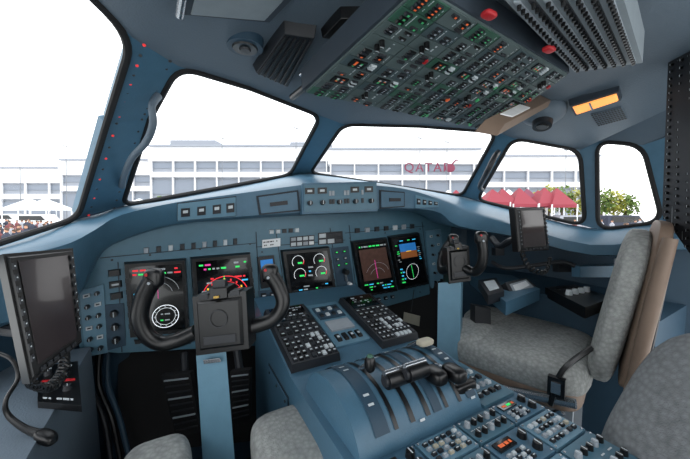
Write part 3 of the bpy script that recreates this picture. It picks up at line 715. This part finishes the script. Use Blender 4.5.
for t in [i/18 for i in range(19)]:
    p = n_['w1tr'].lerp(n_['w1mr'], t*2) if t < .5 else n_['w1mr'].lerp(n_['w1br'], t*2-1)
    q = n_['w2tl'].lerp(n_['w2ml'], t*2) if t < .5 else n_['w2ml'].lerp(n_['w2bl'], t*2-1)
    for w_ in (.22, .8):
        a = p.lerp(q, w_); rd = w_ < .5 and int(round(t*18)) % 2 == 0
        rv.cyl(a, a-a.normalized()*.003, .0034, .0026, 'red_light' if rd else 'charcoal', 8)
rv.make('rivets')

# ---------------------------------------------------------------- outside
GZ = -2.7
FH = V((F.x, F.y, 0)).normalized()
gd = M(); gd.box((20, 60, GZ-.1), 300, 300, .1, 'concrete'); gd.make('ground')
def ob_px(m, u0, v0, u1, v1, d, dep, mat):
    c = [W(u0, v0, d), W(u1, v0, d), W(u1, v1, d), W(u0, v1, d)]
    m.prism(c, [p+FH*dep for p in c], mat)
tb = M()
D = 70
def seg(u0, u1, vt, d, col=16):
    ob_px(tb, u0, vt+3, u1, 222, d+.6, 12, 'bldg2')
    ob_px(tb, u0-2, vt, u1+2, vt+15, d, 14, 'bldg')
    ob_px(tb, u0-2, vt-1.5, u1+2, vt, d-.8, 14, 'bldg2')
    ob_px(tb, u0, vt+17, u1, vt+22, d+.4, 1, 'bglass')
    ob_px(tb, u0, vt+26, u1, vt+31, d-.4, 1, 'bldg')
    ob_px(tb, u0, vt+34, u1, vt+48, d+.3, 1, 'bglass')
    x = u0
    while x < u1: ob_px(tb, x, vt+12, x+1.1, 222, d-.2, .6, 'bldg'); x += col
seg(150, 330, 146, D, 22); seg(330, 480, 149, D-4, 24); seg(480, 600, 156, D+4, 24)
seg(-120, 60, 168, D+20, 24); seg(60, 150, 160, D+10, 24)
ob_px(tb, 170, 140, 215, 150, D+3, 8, 'bldg2'); ob_px(tb, 290, 142, 325, 150, D+3, 8, 'bldg2')
tbo = tb.make('terminal_building')
cu = bpy.data.curves.new('sign_text', 'FONT'); cu.body = 'QATAR'; cu.size = 2.6; cu.extrude = .1; cu.space_character = 1.2
cu.materials.append(MATS['maroon'])
so = bpy.data.objects.new('sign_text', cu); bpy.context.scene.collection.objects.link(so)
so.matrix_world = Matrix.Translation(W(404, 171.5, D-6.5)+OFF) @ Matrix(((R.x, 0, -FH.x, 0), (R.y, 0, -FH.y, 0), (0, 1, 0, 0), (0, 0, 0, 1)))
so.parent = tbo
em = M(); c0 = W(450, 168, D-6.5)
em.cushion(c0, R*1.1, FH*.1, Z*.9, 'maroon', 1., 16, 8); em.tube([c0+R*.3+Z*.6, c0+R*1.2+Z*1.6, c0+R*1.8+Z*1.5], [.2, .15, .05], 'maroon', 6); em.make('emblem').parent = tbo
def tent(m, u, d, w_, mat, h1=3.4, h2=5.1):
    b = W(u, 210, d); b.z = GZ
    q = [(-1, -1), (1, -1), (1, 1), (-1, 1)]
    base = [b+R*w_*a+FH*w_*c_+Z*h1 for a, c_ in q]; top = [b+R*w_*a*.04+FH*w_*c_*.04+Z*h2 for a, c_ in q]
    m.prism(base, top, mat); m.prism([p-Z*.35 for p in base], base, mat)
    for p in base: m.cyl(p-Z*h1, p, .07, .07, 'white', 6)
tn = M()
for u in range(446, 560, 9): tent(tn, u+rng.uniform(-2, 2), rng.uniform(34, 42), 1.4, rng.choice(['tentred', 'maroon', 'tentred', 'maroon', 'white']), 3.3+rng.random()*.4, 5.0+rng.random()*.5)
for u in (140, 152, 168, 180, 30, 46): tent(tn, u, 45, 2., 'white', 3, 4.4)
tn.make('tents')
tree = M()
for (u, d, h, mt) in ((536, 46, 6.0, 'leaf2'), (549, 46, 6.6, 'leaf2'), (562, 44, 6.4, 'leaf'), (575, 44, 6.0, 'leaf2'), (602, 42, 5.8, 'leaf'), (614, 42, 5.6, 'leaf2'), (626, 42, 5.0, 'leaf'), (590, 46, 6, 'leaf'), (160, 60, 5.5, 'leaf'), (205, 62, 6, 'leaf'), (190, 60, 5.4, 'leaf2')):
    b = W(u, 210, d); b.z = GZ
    tree.tube([b, b+Z*h*.5, b+Z*h*.8+R*.1], [.16, .11, .05], 'bark', n=6, k=2)
    for q in range(260):
        th, ph, rr = rng.uniform(0, 6.28), rng.uniform(-1, 1), rng.uniform(.4, 1)
        cpos = b+Z*(h*.64)+V((math.cos(th)*1.5*rr*math.sqrt(1-ph*ph), math.sin(th)*1.5*rr*math.sqrt(1-ph*ph), ph*h*.36*rr))
        a = V((rng.uniform(-1, 1), rng.uniform(-1, 1), rng.uniform(-1, 1))).normalized()*.28; b2 = a.orthogonal().normalized()*.2
        tree.add([cpos-a, cpos-b2, cpos+a, cpos+b2], [[0, 1, 2, 3]], mt)
tree.make('trees')
def person(m, b, h, mt, mb, face):
    s = h/1.75; side = V((face.y, -face.x, 0))
    for k_ in (-1, 1):
        m.tube([b+side*k_*.1*s+face*.05*k_*s, b+side*k_*.1*s+face*.04*s+Z*.48*s, b+side*k_*.08*s+Z*.9*s], [.05*s, .065*s, .095*s], mb, n=8, k=3)
        m.tube([b+side*k_*.2*s+Z*1.42*s, b+side*k_*.26*s+Z*1.1*s, b+side*k_*.25*s+face*.1*s+Z*.84*s], [.055*s, .045*s, .035*s], mt, n=8, k=3)
        m.cushion(b+side*k_*.25*s+face*.12*s+Z*.78*s, X*.035*s, Y*.035*s, Z*.07*s, 'skin', 1, 8, 6)
        m.cushion(b+side*k_*.1*s+face*.08*s+Z*.03*s, side*.05*s, face*.13*s, Z*.04*s, 'black', .8, 8, 6)
    m.tube([b+Z*.85*s, b+Z*1.1*s, b+Z*1.38*s, b+Z*1.5*s, b+Z*1.58*s], [.14*s, .15*s, .19*s, .09*s, .055*s], mt, n=10, k=3)
    m.cushion(b+Z*1.66*s, X*.08*s, Y*.09*s, Z*.115*s, 'skin', 1, 10, 8); m.cushion(b+Z*1.7*s-face*.015*s, X*.086*s, Y*.095*s, Z*.09*s, 'bark', 1, 10, 8)
pe = M()
for i in range(44):
    u = rng.uniform(-30, 66); d = rng.uniform(14, 32); b = W(u, 210, d); b.z = GZ; a = rng.uniform(0, 6.28)
    person(pe, b, rng.uniform(1.6, 1.85), rng.choice(['cloth1', 'cloth2', 'cloth3', 'cloth1']), rng.choice(['cloth1', 'black', 'cloth2']), V((math.cos(a), math.sin(a), 0)))
for i in range(18):
    u = rng.uniform(480, 655); d = rng.uniform(22, 30); b = W(u, 210, d); b.z = GZ; a = rng.uniform(0, 6.28)
    person(pe, b, rng.uniform(1.6, 1.85), rng.choice(['cloth1', 'cloth2', 'cloth3']), rng.choice(['cloth1', 'black']), V((math.cos(a), math.sin(a), 0)))
pe.make('crowd_of_people')
vn = M()
def van(u, d, mat, L_=4.6):
    b = W(u, 210, d); b.z = GZ
    P = [(-L_/2, .35), (L_/2, .35), (L_/2, 1.2), (L_/2-.5, 1.3), (L_/2-1.2, 2.1), (-L_/2+.1, 2.1), (-L_/2, 1.9)]
    vn.prism([b+R*x+Z*z-FH*.9 for x, z in P], [b+R*x+Z*z+FH*.9 for x, z in P], mat)
    q = [(-L_/2+.4, 1.35), (L_/2-.75, 1.35), (L_/2-1.3, 1.95), (-L_/2+.4, 1.95)]
    vn.prism([b+R*x+Z*z-FH*.93 for x, z in q], [b+R*x+Z*z-FH*.88 for x, z in q], 'black')
    for x in (-L_/2+.8, L_/2-.9):
        for k_ in (-.92, .75): vn.cyl(b+R*x+Z*.36+FH*k_, b+R*x+Z*.36+FH*(k_+.2), .36, .36, 'black', 14)
van(40, 40, 'white'); van(8, 46, 'white'); van(575, 34, 'cloth2'); van(515, 48, 'white'); van(622, 34, 'cloth1')
vn.make('parked_vans')
fn = M()
b0_, b1_ = W(-60, 210, 11), W(80, 210, 12.5)
for i in range(22):
    p = b0_.lerp(b1_, i/21); p.z = GZ; fn.box(p+Z*.5, .03, .03, .5, 'yellow')
    if i: fn.tube([pv+Z*.95, p+Z*.95], .03, 'yellow', n=5, sm=False); fn.tube([pv+Z*.4, p+Z*.4], .03, 'yellow', n=5, sm=False)
    pv = p
fn.make('barrier_fence')
po = M()
for u, vt_ in ((66, 146), (98, 156), (222, 138), (420, 138), (447, 142), (566, 150), (20, 165), (296, 128)):
    b = W(u, 210, 55); b.z = GZ; t_ = W(u, vt_, 55); po.tube([b, t_], [.10, .05], 'post', n=6, sm=False); po.box(t_, .5, .15, .08, 'post')
po.make('lamp_posts')

# ---------------------------------------------------------------- light
w = bpy.data.worlds.new('World'); bpy.context.scene.world = w; w.use_nodes = True
bg = w.node_tree.nodes['Background']
tc = w.node_tree.nodes.new('ShaderNodeTexCoord'); sx = w.node_tree.nodes.new('ShaderNodeSeparateXYZ'); cr = w.node_tree.nodes.new('ShaderNodeValToRGB')
w.node_tree.links.new(tc.outputs['Generated'], sx.inputs[0]); w.node_tree.links.new(sx.outputs['Z'], cr.inputs[0]); w.node_tree.links.new(cr.outputs[0], bg.inputs[0])
cr.color_ramp.elements[0].color = (1, 1, 1, 1); cr.color_ramp.elements[1].color = (.9, .95, 1, 1)
bg.inputs[1].default_value = 2.7
sl = bpy.data.lights.new('sun', 'SUN'); sl.energy = 1.0; sl.angle = .3; so2 = bpy.data.objects.new('sun', sl); bpy.context.scene.collection.objects.link(so2)
so2.rotation_euler = (math.radians(35), math.radians(25), 0)

# ---------------------------------------------------------------- camera
cd = bpy.data.cameras.new('camera'); cd.sensor_width = 36; cd.lens = 36*FPX/690; cd.clip_start = .02; cd.clip_end = 2000
co = bpy.data.objects.new('camera', cd); bpy.context.scene.collection.objects.link(co)
mw = Matrix((( R.x, U.x, -F.x, 0), (R.y, U.y, -F.y, 0), (R.z, U.z, -F.z, ZC), (0, 0, 0, 1)))
co.matrix_world = mw
bpy.context.scene.camera = co
